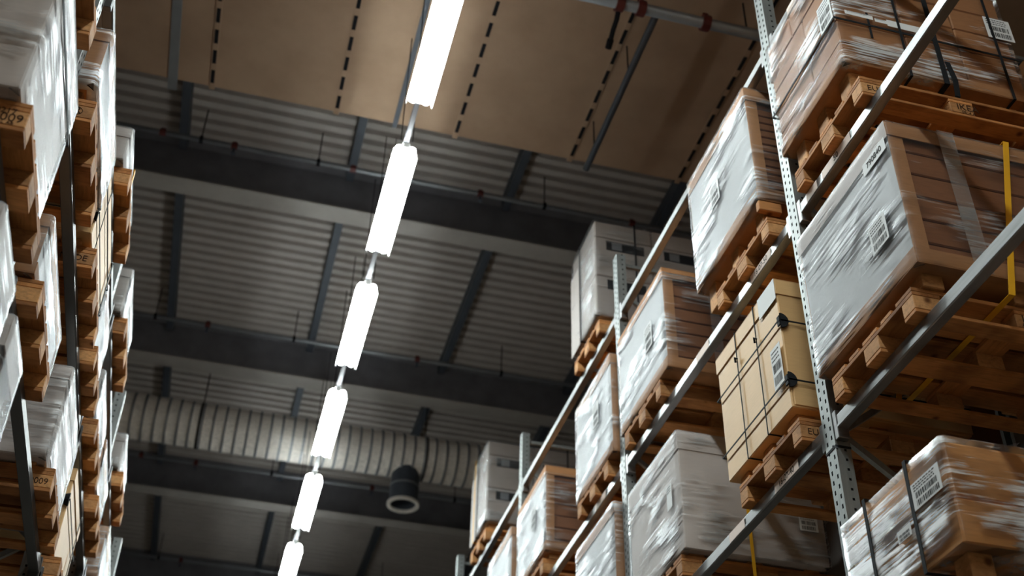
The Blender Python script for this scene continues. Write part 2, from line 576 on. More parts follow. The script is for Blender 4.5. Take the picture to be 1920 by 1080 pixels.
# ------------------------------------------------------------------ sprinkler pipes
def pipe_run(name, lab, y, z, x0, x1, r, couplings, heads, hangers, group='sprinkler pipes'):
    t = thing(name, lab, 'pipe', ((x0 + x1) / 2, y, z), group)
    cx = (x0 + x1) / 2
    MB().tube([(x0 - cx, 0, 0), (x1 - cx, 0, 0)], r, 14).build('pipe', MT['pipe'], t, smooth=True)
    for x in couplings:
        c = MB().tube([(x - cx - 0.035, 0, 0), (x - cx + 0.035, 0, 0)], r * 1.45, 12)
        c.box(x - cx - 0.025, x - cx + 0.025, -r * 0.6, r * 0.6, r, r * 2.1, 0.004)
        c.build('coupling', MT['red'], t)
    for x in heads:
        h = MB().tube([(x - cx, 0, -r), (x - cx, 0, -r - 0.08)], 0.014, 8)
        h.tube([(x - cx, 0, -r - 0.08), (x - cx, 0, -r - 0.09)], 0.03, 10)
        h.build('sprinkler_head', MT['purlin'], t)
    for x in hangers:
        h = MB().tube([(x - cx, 0, r), (x - cx, 0, DECK - z - 0.01)], 0.007, 6)
        h.box(x - cx - 0.02, x - cx + 0.02, -r * 1.2, r * 1.2, -r * 1.2, r * 1.2, 0.004)
        h.build('hanger', MT['slot'], t)
    return t
pipe_run('sprinkler_pipe', 'thin grey sprinkler pipe in front of the girder nearest the beige ceiling', 10.55, 9.85, HX0, HX1, 0.028, (-1.53, -0.72, 0.66, 2.2, 4.12), (-0.72, 2.2), (-1.1, 0.25, 3.0))
pipe_run('sprinkler_pipe', 'thin grey sprinkler pipe in front of the girder before the round duct', 14.2, 9.85, HX0, HX1, 0.028, (-0.79, 2.16, -2.0), (-0.79, 2.16), (-1.5, 0.4, 3.4))
pipe_run('sprinkler_pipe', 'thin grey sprinkler pipe in front of the girder beyond the round duct', 18.15, 9.85, HX0, HX1, 0.028, (-0.73, 2.18, -1.6), (-0.73, 2.18), (-1.9, 0.5, 3.6))
pipe_run('sprinkler_pipe', 'thin grey sprinkler pipe in front of the farthest girder', 21.95, 9.85, HX0, HX1, 0.028, (-0.79, 2.2), (-0.79, 2.2), (-1.2, 3.0))
mp = pipe_run('sprinkler_main', 'thick grey sprinkler main under the beige ceiling with red couplings', 6.23, 8.3, 0.4, 9.0, 0.05, (2.43, 2.62, 3.21, 5.0), (), ())
for x in (1.2, 3.6, 6.5):
    MB().tube([(x - 4.7, 0, 0.05), (x - 4.7, 0, BZ - 8.3)], 0.008, 6).build('hanger', MT['slot'], mp)
arm = MB().tube([(2.43 - 4.7, 0.02, -0.03), (2.44 - 4.7, 0.12, -0.07), (2.45 - 4.7, 0.24, -0.06), (2.46 - 4.7, 0.34, -0.07)], 0.022, 10)
arm.tube([(2.46 - 4.7, 0.34, -0.07), (2.465 - 4.7, 0.42, -0.09)], 0.03, 10)
arm.build('sprinkler_arm', MT['slot'], mp, smooth=True)
t = thing('branch_pipe', 'dark blue-grey branch pipe running from the sprinkler main towards the deck', 'pipe', (2.77, 6.28, 8.3), 'sprinkler pipes')
MB().tube([(0, 0, 0), (0, 1.97, 0)], 0.032, 12).build('pipe', MT['purlin'], t, smooth=True)
for y in (0.7, 1.7):
    MB().tube([(0, y, 0.03), (0, y, BZ - 8.3)], 0.007, 6).build('hanger', MT['slot'], t)

# ------------------------------------------------------------------ spiral duct with its air outlet
DY, DZ, DR = 15.52, 9.02, 0.32
t = thing('ventilation_duct', 'silver spiral duct hanging across the aisle below the roof', 'duct', (2.0, DY, DZ))
d = MB()
pts, rad = [], []
x = -6.5
while x < 6.6:
    for dx, rr in ((0, DR), (0.08, DR)):
        pts.append((x + dx, 0, 0)); rad.append(rr)
    x += 0.16
du = d.tube(pts, rad, 32).build('duct_tube', MT['duct'], t, smooth=False)
sm = MB()
x = -6.5
while x < 6.5:
    sm.tube([(x - 0.002, 0, 0), (x, 0, 0), (x + 0.03, 0, 0), (x + 0.032, 0, 0)], [DR - 0.002, DR + 0.018, DR + 0.018, DR - 0.002], 32)
    x += 0.16
sm.build('seam_rib', MT['pipe'], du)
o = MB()
o.ring((2.33 - 2.0, 0, -0.78), 0.19, 0.205, 0.55, 28)
sp = o.build('air_outlet', MT['purlin'], t, smooth=False)
MB().ring((2.33 - 2.0, 0, -0.80), 0.185, 0.235, 0.035, 28).build('outlet_rim', MT['duct'], sp)
MB().ring((2.33 - 2.0, 0, -0.52), 0.2, 0.215, 0.03, 28).build('outlet_collar', MT['pipe'], sp)
for x in (-4.0, -0.68, 2.58, 5.5):
    h = MB().tube([(x - 2, 0, DR), (x - 2, 0, DECK - DZ)], 0.008, 6)
    h.strap([(x - 2, (DR + 0.012) * math.cos(a * math.pi / 10), (DR + 0.012) * math.sin(a * math.pi / 10)) for a in range(20)], (1, 0, 0), 0.03)
    h.build('hanger', MT['slot'], t)

# ------------------------------------------------------------------ lamps
LX, LZ, LL = 0.885, 7.3, 1.42
SLOT = 0.0105
def make_lamp(label):
    t = thing('fluorescent_lamp', label, 'lamp', (LX, 0, LZ), 'twin tube lamps in a row over the aisle')
    # housing: white spine and two sloping side wings, with a narrow uplight slot over each tube
    def wing(prof):
        h = MB()
        A = [h.bm.verts.new((a, 0.06, b)) for a, b in prof]
        B = [h.bm.verts.new((a, LL, b)) for a, b in prof]
        n = len(prof)
        for i in range(n):
            h.bm.faces.new((A[i], A[(i + 1) % n], B[(i + 1) % n], B[i]))
        h.bm.faces.new(list(reversed(A)))
        h.bm.faces.new(B)
        return h
    wing([(-0.048, 0.036), (0.048, 0.036), (0.048, 0.039), (-0.048, 0.039)]).build('reflector_spine', MT['lampwhite'], t)
    for s in (-1, 1):
        wing([(s * a, b) for a, b in ((0.048 + SLOT, 0.036), (0.090, 0.036), (0.108, -0.052), (0.112, -0.052), (0.093, 0.039), (0.048 + SLOT, 0.039))]).build('reflector_wing', MT['lampwhite'], t)
    MB().box(-0.03, 0.03, 0.02, LL - 0.02, 0.0395, 0.085, 0.004).build('ballast_housing', MT['lampwhite'], t)
    for s in (-1, 1):
        n = 12
        pts = [(s * 0.055, 0.0 + yy, 0.0) for yy in (0.0, 0.006, 0.02, LL - 0.02, LL - 0.006, LL)]
        MB().tube(pts, [0.016, 0.028, 0.033, 0.033, 0.028, 0.016], 16).build('tube', MT['tube'], t, smooth=True)
    MB().box(-0.03, 0.03, -0.012, 0.02, 0.0, 0.05, 0.005).build('lamp_holder', MT['lampwhite'], t)
    MB().box(-0.085, 0.085, LL, LL + 0.02, 0.0, 0.05, 0.005).build('lamp_holder', MT['lampwhite'], t)
    for yy in (0.0, LL - 0.1):
        w = MB()
        w.tube([(-0.05, yy, 0.085), (-0.05, yy, DECK - LZ - 0.01)], 0.0045, 5)
        w.tube([(0.05, yy, 0.085), (0.05, yy, DECK - LZ - 0.01)], 0.0045, 5)
        w.build('suspension_wire', MT['slot'], t)
    return t
where = ['at the top edge of the photo, over the beige ceiling boards', 'second from the top, beside the edge of the beige ceiling', 'third from the top, in front of the first roof bay', 'fourth from the top, just before the girder by the duct',
         'crossing in front of the silver duct', 'just beyond the silver duct', 'lowest one in the photo, farthest down the aisle']
lamp0 = None
starts = [5.46 + 1.972 * i for i in range(-4, 8)]  # the first lamp is unseen, added to brighten faces turned towards the viewer
for i, y0 in enumerate(starts):
    k = i - 4
    if k < 0:
        lab = ['second twin tube lamp from the start of the row', 'twin tube lamp over the aisle behind the viewer', 'twin tube lamp over the aisle directly overhead', 'twin tube lamp over the aisle just out of view'][i]
    elif k < 7:
        lab = 'bright twin tube lamp ' + where[k]
    else:
        lab = 'bright twin tube lamp beyond the lowest visible one'
    if lamp0 is None:
        lamp0 = make_lamp(lab); L = lamp0
    else:
        L = copy_tree(lamp0)
        L['label'] = lab
        LABELS[lab] = 1
    L.location = (LX, y0, LZ)
    if y0 < BY:          # the wires of the near lamps end at the lower ceiling
        for c in L.children:
            if c.name.startswith('suspension_wire'):
                c.scale = (1, 1, 1)
                me = c.data.copy()
                for v in me.vertices:
                    if v.co.z > 1.0 and (y0 + v.co.y) < BY:
                        v.co.z = BZ - LZ - 0.002
                c.data = me
t = thing('lamp_trunking', 'thin pale rail linking the lamps along the aisle', 'rail', (LX, 0, LZ + 0.088))
MB().box(-0.022, 0.022, -2.7, 21.5, 0.0, 0.035, 0.003).build('rail', MT['darksteel'], t)

# ------------------------------------------------------------------ pallets
PD, PW, PH = 1.08, 0.72, 0.13
def pallet_proto():
    root = bpy.data.objects.new('wooden_pallet', None)
    COL.objects.link(root)
    root.empty_display_size = 0.1
    h = PW / 2
    def ctr(mb, c, name, mat):
        return mb.build(name, mat, root, loc=c)
    for yc, w in ((-h + 0.065, 0.13), (-h + 0.215, 0.09), (0, 0.13), (h - 0.215, 0.09), (h - 0.065, 0.13)):
        ctr(MB().box(-PD / 2, PD / 2, -w / 2, w / 2, 0, 0.02, 0.002), (PD / 2, yc, 0.11), 'deck_board', MT['wood_x'])
    for xc in (0.065, PD / 2, PD - 0.065):
        ctr(MB().box(-0.065, 0.065, -h, h, 0, 0.02, 0.002), (xc, 0, 0.09), 'cross_board', MT['wood_y'])
        for yc, w in ((-h + 0.045, 0.09), (0, 0.13), (h - 0.045, 0.09)):
            ctr(MB().box(-0.065, 0.065, -w / 2, w / 2, 0, 0.07, 0.003), (xc, yc, 0.02), 'block', MT['wood_b'])
    for yc, w in ((-h + 0.045, 0.09), (0, 0.13), (h - 0.045, 0.09)):
        ctr(MB().box(-PD / 2, PD / 2, -w / 2, w / 2, 0, 0.02, 0.003), (PD / 2, yc, 0), 'bottom_board', MT['wood_x'])
    return root
proto = pallet_proto()
def pallet(x, yc, z, label, s=1, width=1.0, group='wooden pallets on the rack beams'):
    """x = front end facing the aisle; s = +1 for the right rack, -1 for the left one"""
    o = copy_tree(proto)
    o.location = (x, yc, z)
    o.rotation_euler = (0, 0, (0 if s > 0 else math.pi) + rnd(-0.008, 0.008))
    o.scale = (1, width, 1)
    tag(o, label, 'pallet', group)
    return o

def stamp(p, txt, face, size=0.05, u=None, lift=0.055, dy=0.0, mat='brownink', name='stamp'):
    """burnt-in stamp on the near side (facing the viewer's end of the aisle) or the front of a pallet; p in its local frame"""
    left = abs(p.rotation_euler.z) > 1
    h = PW / 2 + 0.0012
    if face == 'near':
        if not left:
            return text_part(name, txt, MT[mat], p, (u, -h, lift), (1, 0, 0), (0, 0, 1), size)
        return text_part(name, txt, MT[mat], p, (u, h, lift), (-1, 0, 0), (0, 0, 1), size)
    return text_part(name, txt, MT[mat], p, (-0.0012, dy, lift), (0, -1, 0), (0, 0, 1), size)

# ------------------------------------------------------------------ loads
def film_shell(x0, x1, y0, y1, z0, z1, seed=0, amp=0.004, tuck=0.05):
    """wrinkled wrap around a box, tucked in over its top and bottom edges"""
    if x0 > x1: x0, x1 = x1, x0
    mb = MB()
    per = []
    r = 0.012
    def seg(a, b, n):
        for i in range(n):
            per.append(tuple(a[j] + (b[j] - a[j]) * i / n for j in range(2)))
    nx, ny = max(6, int((x1 - x0) / 0.045)), max(6, int((y1 - y0) / 0.045))
    seg((x0 + r, y0), (x1 - r, y0), nx)
    seg((x1 - r, y0), (x1, y0 + r), 1)
    seg((x1, y0 + r), (x1, y1 - r), ny)
    seg((x1, y1 - r), (x1 - r, y1), 1)
    seg((x1 - r, y1), (x0 + r, y1), nx)
    seg((x0 + r, y1), (x0, y1 - r), 1)
    seg((x0, y1 - r), (x0, y0 + r), ny)
    seg((x0, y0 + r), (x0 + r, y0), 1)
    cx, cy = (x0 + x1) / 2, (y0 + y1) / 2
    nz = max(6, int((z1 - z0) / 0.04))
    rows = [(z0 - 0.001, -tuck)] + [(z0 + (z1 - z0) * i / nz, 0) for i in range(nz + 1)] + [(z1 + 0.004, -tuck)]
    grid = []
    for z, ins in rows:
        row = []
        for px, py in per:
            k = noise.noise(Vector((px * 3 + seed * 7.1, py * 3 + seed * 3.3, z * 22)))
            k2 = noise.noise(Vector((px * 11 + seed, py * 11, z * 9 + seed * 5)))
            off = amp * (0.9 * k + 0.6 * k2 + 0.9) + ins
            dx = -1 if abs(px - x0) < r * 0.9 else (1 if abs(px - x1) < r * 0.9 else 0)
            dy = -1 if abs(py - y0) < r * 0.9 else (1 if abs(py - y1) < r * 0.9 else 0)
            row.append(mb.bm.verts.new((px + dx * off, py + dy * off, z + (0 if ins == 0 else 0.002 * k))))
        grid.append(row)
    n = len(per)
    for i in range(len(grid) - 1):
        for k in range(n):
            mb.bm.faces.new((grid[i][k], grid[i][(k + 1) % n], grid[i + 1][(k + 1) % n], grid[i + 1][k]))
    return mb

class Load:
    """one palletised load; local frame: x away from the aisle times s, y along the aisle, z up from its underside"""
    def __init__(self, name, label, cat, X, y0, y1, z0, z1, s=1, depth=1.0, group=None, yaw=0.0):
        self.s, self.D, self.w, self.H = s, depth, y1 - y0, z1 - z0
        self.yc = (y0 + y1) / 2
        self.X, self.z0, self.y0, self.y1 = X, z0, y0, y1
        self.t = thing(name, label, cat, (X, self.yc, z0), group)
        self.t.rotation_euler = (0, 0, yaw)
    def bx(self, mb, u0, u1, v0, v1, z0, z1, bev=0.003):
        return mb.box(self.s * u0, self.s * u1, v0, v1, z0, z1, bev)
    def part(self, mb, name, mat, smooth=False, parent=None):
        return mb.build(name, MT[mat] if isinstance(mat, str) else mat, parent or self.t, smooth=smooth)
    def feet(self, gap, mat='wood_b', w=0.1):
        if gap < 0.012:
            return
        h = self.w / 2
        for u in (0.05, self.D / 2 - 0.05, self.D - 0.15):
            for v in (-h + 0.06, -w / 2, h - 0.06 - w):
                self.part(self.bx(MB(), u, u + w, v, v + w, -gap, 0, 0.004), 'foot', mat)
    def film(self, mat='film', seed=1, amp=0.004, z0=0.0, z1=None, grow=0.004, tuck=0.05):
        h = self.w / 2
        return self.part(film_shell(-self.s * grow, self.s * (self.D + grow), -h - grow, h + grow, z0, self.H if z1 is None else z1, seed, amp, tuck), 'stretch_film', mat, True)
    def vstrap_front(self, v, w=0.02, mat='black', grow=0.006, parent=None, name='strap', z0=0.0, z1=None):
        """loop over top, front, bottom and back at one place along the aisle"""
        z1 = self.H if z1 is None else z1
        a, b = -grow, self.D + grow
        mb = MB().strap([(self.s * a, v, z0 - grow), (self.s * b, v, z0 - grow), (self.s * b, v, z1 + grow), (self.s * a, v, z1 + grow)], (0, 1, 0), w)
        return self.part(mb, name, mat)
    def vstrap_side(self, u, w=0.02, mat='black', grow=0.006, name='strap', z0=0.0, z1=None):
        h = self.w / 2 + grow
        z1 = self.H if z1 is None else z1
        mb = MB().strap([(self.s * u, -h, z0 - grow), (self.s * u, h, z0 - grow), (self.s * u, h, z1 + grow), (self.s * u, -h, z1 + grow)], (1, 0, 0), w)
        return self.part(mb, name, mat)
    def hstrap(self, z, w=0.012, mat='black', grow=0.006, name='strap'):
        h = self.w / 2 + grow
        mb = MB().strap([(-self.s * grow, -h, z), (self.s * (self.D + grow), -h, z), (self.s * (self.D + grow), h, z), (-self.s * grow, h, z)], (0, 0, 1), w)
        return self.part(mb, name, mat)
    # faces: F = towards the aisle, N = towards the viewer's end
    def frame(self, face, a, z, grow):
        """point and directions for something stuck on a face; a = v (front) or u (near)"""
        if face == 'F':
            return (-self.s * grow, a, z), (0, -self.s, 0), (0, 0, 1)
        return (self.s * a, -self.w / 2 - grow, z), (1, 0, 0), (0, 0, 1)
    def label(self, face, a, z, w, h, grow=0.012, lines=True, bars=True, mat='paper', text=None, tsize=0.04, lab=None):
        (px, py, pz), xd, ud = self.frame(face, a, z, grow)
        mb = MB()
        if face == 'F':
            mb.box(px - 0.0006, px + 0.0006, py - w / 2, py + w / 2, pz - h / 2, pz + h / 2)
        else:
            mb.box(px - w / 2, px + w / 2, py - 0.0006, py + 0.0006, pz - h / 2, pz + h / 2)
        L = self.part(mb, 'paper_label', mat)
        if lab: L['label'] = lab
        pr = MB()
        X, U = Vector(xd), Vector(ud)
        nrm = X.cross(U)
        P = Vector((px, py, pz)) + nrm * 0.0012
        def mark(x0, x1, z0, z1):
            c = [P + X * a_ + U * b_ for a_, b_ in ((x0, z0), (x1, z0), (x1, z1), (x0, z1))]
            pr.bm.faces.new([pr.bm.verts.new(q) for q in c])
        rs = random.Random(int(abs(a) * 1000 + z * 977))
        if lines:
            for k in range(3):
                x = -w * 0.42
                zz = h * (0.40 - 0.1 * k)
                while x < w * 0.3:
                    l = rs.uniform(0.03, 0.1) * w
                    mark(x, x + l, zz - h * 0.02, zz + h * 0.018)
                    x += l + 0.03 * w
        if bars:
            for zz0, zz1 in ((-h * 0.12, h * 0.1), (-h * 0.42, -h * 0.2)):
                x = -w * 0.38
                while x < w * 0.38:
                    l = rs.choice((0.008, 0.014, 0.024)) * w * 1.6
                    mark(x, x + l, zz0, zz1)
                    x += l + rs.choice((0.01, 0.02, 0.03)) * w
        if lines or bars:
            pr.build('barcode_print', MT['ink'], L)
        else:
            pr.bm.free()
        if text:
            q = P + nrm * 0.0004
            text_part('printed_text', text, MT['ink'], L, tuple(q), tuple(X), tuple(U), tsize)
        return L

def carton(L, body, lid=None, lid_h=0.1, inset=0.006, seams=False):
    h = L.w / 2
    c = L.bx(MB(), inset, L.D - inset, -h + inset, h - inset, 0, L.H - (0.004 if lid else 0), 0.006)
    L.part(c, 'carton_body', body)
    if lid:
        m = MB()
        L.bx(m, 0, L.D, -h, h, L.H - 0.006, L.H, 0.002)
        L.bx(m, 0, 0.006, -h, h, L.H - lid_h, L.H - 0.006, 0.001)
        L.bx(m, L.D - 0.006, L.D, -h, h, L.H - lid_h, L.H - 0.006, 0.001)
        L.bx(m, 0.006, L.D - 0.006, -h, -h + 0.006, L.H - lid_h, L.H - 0.006, 0.001)
        L.bx(m, 0.006, L.D - 0.006, h - 0.006, h, L.H - lid_h, L.H - 0.006, 0.001)
        L.part(m, 'lid', lid)

def framed(L, n, frame='kraft', inner='kraft_dark', band=0.09, cols=1, front=None):
    """tray, lid and corner boards around a stack of flat cartons"""
    h = L.w / 2
    for name, z0, z1, plate in (('tray', 0, band, 0), ('lid', L.H - band, L.H, 1)):
        m = MB()
        L.bx(m, 0, L.D, -h, h, *((0, 0.006) if not plate else (L.H - 0.006, L.H)), 0.001)
        a, b = (0.006, band) if not plate else (L.H - band, L.H - 0.006)
        L.bx(m, 0, 0.006, -h, h, a, b, 0.001)
        L.bx(m, L.D - 0.006, L.D, -h, h, a, b, 0.001)
        L.bx(m, 0.006, L.D - 0.006, -h, -h + 0.006, a, b, 0.001)
        L.bx(m, 0.006, L.D - 0.006, h - 0.006, h, a, b, 0.001)
        L.part(m, name, frame)
    for u0, du in ((0.007, 1), (L.D - 0.007, -1)):
        for v0, dv in ((-h + 0.007, 1), (h - 0.007, -1)):
            m = MB()
            L.bx(m, min(u0, u0 + du * 0.075), max(u0, u0 + du * 0.075), v0, v0 + dv * 0.006, 0.008, L.H - 0.008, 0.001)
            L.bx(m, min(u0, u0 + du * 0.006), max(u0, u0 + du * 0.006), v0 + dv * 0.006, v0 + dv * 0.075, 0.008, L.H - 0.008, 0.001)
            L.part(m, 'corner_board', frame)
    z = 0.01
    hh = (L.H - 0.02) / n
    for k in range(n):
        for c in range(cols):
            j = rnd(0.016, 0.024)
            w = (2 * h - 0.05) / cols
            v0 = -h + 0.025 + c * w
            L.part(L.bx(MB(), j, L.D - j, v0, v0 + w - 0.004, z, z + hh - 0.007, 0.005), 'flat_carton', inner)
        z += hh
    if front:
        L.part(L.bx(MB(), 0.0065, 0.0095, -h + 0.012, h - 0.012, 0.06, L.H - 0.02, 0.001), 'glare_board', front)  # added white board stands in for lamp glare on the film

# ------------------------------------------------------------------ racks
RX, LXR = 2.60, -0.95
R_Y = [1.51, 4.315, 7.075, 9.925, 12.75]
LEVELS = {'R4': 1.70, 'R3': 3.013, 'R2': 4.325, 'R1': 5.665}
L_LEV = {'LD': 1.86, 'LB': 2.822, 'LA': 3.728, 'LC': 4.555}
L_Y = [1.2, 3.945, 6.615, 8.62, 11.3]

def upright(x, yc, s, top, label, group, side_depth=0.075, back=1.05):
    t = thing('upright_frame', label, 'rack upright', (x, yc, FLOOR_Z), group)
    H = top - FLOOR_Z
    w = 0.045
    for nm, a, dr in (('front_post', 0.0, 1), ('rear_post', back, -1)):
        p = MB()
        p.box(s * a, s * (a + dr * 0.004), -w, w, 0, H)
        p.box(s * (a + dr * 0.004), s * (a + dr * side_depth), -w, -w + 0.004, 0, H)
        p.box(s * (a + dr * 0.004), s * (a + dr * side_depth), w - 0.004, w, 0, H)
        p.box(s * (a + dr * (side_depth - 0.004)), s * (a + dr * side_depth), -w + 0.004, -w + 0.022, 0, H)
        p.box(s * (a + dr * (side_depth - 0.004)), s * (a + dr * side_depth), w - 0.022, w - 0.004, 0, H)
        po = p.build(nm, MT['perforated'] if nm == 'front_post' else MT['post'], t)
        MB().box(s * (a - 0.02), s * (a + dr * side_depth + 0.02), -w - 0.03, w + 0.03, 0, 0.008, 0.001).build('foot_plate', MT['post'], t)
    z = 0.25
    k = 0
    while z < H - 0.4:
        z2 = min(z + 0.72, H - 0.15)
        a, b = (side_depth - 0.02, back - side_depth + 0.02) if k % 2 == 0 else (back - side_depth + 0.02, side_depth - 0.02)
        MB().bar((s * a, 0, z), (s * b, 0, z2), 0.03, 0.028, (0, 1, 0)).build('brace', MT['post'], t)
        z = z2
        k += 1
    MB().bar((s * (side_depth - 0.02), 0, H - 0.08), (s * (back - side_depth + 0.02), 0, H - 0.08), 0.03, 0.028, (0, 1, 0)).build('brace', MT['post'], t)
    return t

def beam(x, y0, y1, ztop, s, label, group, tags=(), h=0.066, dpt=0.05, mat='steel'):
    """box beam; x = its aisle face"""
    t = thing('rack_beam', label, 'rack beam', (x, (y0 + y1) / 2, ztop - h), group)
    hl = (y1 - y0) / 2
    b = MB().box(0, s * dpt, -hl, hl, 0, h, 0.004, 2)
    b.box(-s * 0.0025, s * 0.004, -hl + 0.01, hl - 0.01, 0.002, h * 0.28, 0.002)
    b.build('beam_body', MT[mat], t)
    for e in (-1, 1):
        c = MB().box(-s * 0.003, s * (dpt + 0.004), e * hl, e * (hl - 0.035), -0.05, h + 0.03, 0.003)
        c.build('end_connector', MT[mat], t)
    for (yy, w, txt) in tags:
        g = MB().box(-s * 0.0034, -s * 0.0028, yy - t.location.y - w / 2, yy - t.location.y + w / 2, 0.006, h - 0.006)
        L = g.build('location_tag', MT['tagpaper'], t)
        if txt:
            text_part('printed_text', txt, MT['ink'], L, (-s * 0.0042, yy - t.location.y, h / 2), (0, -s, 0), (0, 0, 1), 0.048)
    return t

GU, GB = 'upright frames of the right rack', 'front beams of the right rack'
for yy, lab in zip(R_Y, ('right rack upright nearest the viewer', 'perforated right rack upright beside the tan strapped carton', 'perforated right rack upright just beyond the white wrapped carton',
                         'third perforated right rack upright, half hidden by film wrapped loads', 'farthest right rack upright, a thin post low in the photo')):
    u_ = upright(RX, yy, 1, 6.21 if yy != R_Y[1] else 6.3, lab, GU)
    RUP = globals().setdefault('RUP', [])
    RUP.append(u_)
bay_names = ['nearest the viewer', 'beyond the first perforated upright', 'beyond the second perforated upright', 'at the far end of the row']
def tie(up, s, z):
    z -= FLOOR_Z
    m = MB().strap([(-s * 0.002, -0.047, z), (-s * 0.002, 0.047, z), (s * 0.077, 0.047, z), (s * 0.077, -0.047, z)], (0, 0, 1), 0.012, 0.003)
    m.bar((-s * 0.004, -0.05, z - 0.004), (-s * 0.012, -0.075, z - 0.035), 0.008, 0.006)
    m.build('cable_tie', MT['black'], up)
lv_names = {'R4': 'lowest visible level', 'R3': 'third level from the top', 'R2': 'second level from the top', 'R1': 'top level'}
tie(RUP[1], 1, 2.87)
for lv, zt in LEVELS.items():
    for b in range(4):
        y0, y1 = R_Y[b] + 0.047, R_Y[b + 1] - 0.047
        tags = ()
        if lv == 'R3' and b == 1: tags = ((4.77, 0.27, '16-07-40'), (5.38, 0.2, ''))
        if lv == 'R2' and b == 1: tags = ((4.74, 0.27, '16-07-50'), (5.6, 0.2, ''))
        if lv == 'R2' and b == 0: tags = ((3.83, 0.3, '50'), (4.1, 0.12, ''))
        if lv == 'R2' and b == 2: tags = ((7.6, 0.25, ''),)
        if lv == 'R1' and b == 0: tags = ((3.9, 0.25, ''),)
        beam(RX + 0.006, y0, y1, zt, 1, 'grey front beam, %s of the right rack, bay %s' % (lv_names[lv], bay_names[b]), GB, tags)
        beam(RX + 1.044, y0, y1, zt, -1, 'grey rear beam, %s of the right rack, bay %s' % (lv_names[lv], bay_names[b]), 'rear beams of the right rack')

GU2, GB2 = 'upright frames of the left rack', 'front beams of the left rack'
for yy, lab in zip(L_Y, ('left rack upright nearest the viewer', 'perforated left rack upright beside the film wrapped carton at the top left', 'left rack upright with a black tie between wrapped cartons',
                         'left rack upright low in the photo beside dark pallets', 'farthest left rack upright')):
    u_ = upright(LXR - 0.035, yy, -1, 5.2, lab, GU2)
    if yy == L_Y[2]:
        tie(u_, -1, 3.62)
lv2 = {'LD': 'lowest visible level', 'LB': 'level under the stamped pallet', 'LA': 'level under the tan carton', 'LC': 'top level'}
lbay = ['nearest the viewer', 'beside the tan carton', 'beyond the tan carton', 'at the far end']
for lv, zt in L_LEV.items():
    for b in range(4):
        y0, y1 = L_Y[b] + 0.047, L_Y[b + 1] - 0.047
        beam(LXR - 0.006, y0, y1, zt, -1, 'dark grey front beam of the left rack, %s, bay %s' % (lv2[lv], lbay[b]), GB2, mat='beam_shade')
        beam(LXR - 1.044, y0, y1, zt, 1, 'rear beam of the left rack, %s, bay %s' % (lv2[lv], lbay[b]), 'rear beams of the left rack')

# second row of racking back to back with the right rack
BX = 3.86
for yy, lab in zip(R_Y[:3], ('back row upright nearest the viewer', 'back row upright behind the tan strapped carton', 'back row upright behind the film wrapped loads')):
    upright(BX, yy, 1, 6.2, lab, 'upright frames of the back row')
for lv in ('R4', 'R3', 'R2'):
    for b in range(2):
        for a, nm in ((0.006, 'near'), (1.044, 'far')):
            beam(BX + a, R_Y[b] + 0.047, R_Y[b + 1] - 0.047, LEVELS[lv], 1 if nm == 'near' else -1,
                 'back row %s beam, %s, bay %s' % (nm, lv_names[lv], bay_names[b]), 'beams of the back row')

# ------------------------------------------------------------------ right rack loads
FX = 2.555
GL = 'palletised loads on the right rack'
def put(name, label, X, lev, py, y0, y1, z0, z1, plabel, s=1, depth=1.0, px=None, gap=True, group=GL, yaw=0.0, pw=1.0):
    zl = LEVELS[lev] if s > 0 else L_LEV[lev]
    p = pallet(px if px is not None else X, py, zl, plabel, s, pw)
    L = Load(name, label, 'carton load', X, y0, y1, z0, z1, s, depth, group, yaw)
    L.pallet = p
    if gap:
        L.feet(z0 - zl - PH - 0.0004)
    return L

# A2: strapped stack of kraft cartons, top right
L = put('carton_stack', 'film wrapped stack of kraft cartons with black straps, top right of the photo', FX, 'R2', 3.80, 3.53, 4.245, 4.66, 5.52,
        'pallet with black stamps under the strapped kraft carton stack', depth=1.06)
h = L.w / 2
m = MB(); L.bx(m, 0, L.D, -h, h, 0, 0.008, 0.002); L.bx(m, 0, 0.006, -h, h, 0.008, 0.075, 0.001); L.bx(m, 0.006, L.D, -h, -h + 0.006, 0.008, 0.075, 0.001)
L.bx(m, 0.006, L.D, h - 0.006, h, 0.008, 0.075, 0.001); L.bx(m, L.D - 0.006, L.D, -h + 0.006, h - 0.006, 0.008, 0.075, 0.001)
L.part(m, 'tray', 'kraft')
z = 0.01
for k, hh in enumerate((0.155, 0.165, 0.165, 0.175, 0.175)):
    for c, (u0, u1) in enumerate(((0.008, 0.40), (0.404, 0.72), (0.724, 1.05))):
        for v0, v1 in ((-h + 0.008, 0.07 - 0.12 * (k % 2)), (0.074 - 0.12 * (k % 2), h - 0.008)):
            L.part(L.bx(MB(), u0 + rnd(0, 0.004), u1, v0 + rnd(0, 0.003), v1, z, z + hh - 0.005, 0.006), 'carton', 'kraft_mid')
    z += hh
L.film('film_kraft', 3, 0.005)
L.hstrap(0.315, 0.014, grow=0.012)
for u, w in ((0.365, 0.014), (0.565, 0.03), (0.95, 0.016)):
    L.vstrap_side(u, w, grow=0.013)
L.part(MB().strap([(0.19, -h - 0.012, 0.22), (0.19, -h - 0.012, 0.42)], (1, 0, 0), 0.012, closed=False), 'strap', 'black')
L.label('N', 0.14, 0.385, 0.16, 0.03, lines=True, bars=False)
L.label('N', 0.265, 0.375, 0.07, 0.026, lines=True, bars=False)
L.label('N', 0.40, 0.375, 0.20, 0.05, lines=False, bars=False)
L.label('N', 1.0, 0.55, 0.16, 0.17)
L.label('F', -0.30, 0.42, 0.13, 0.2, grow=0.014)
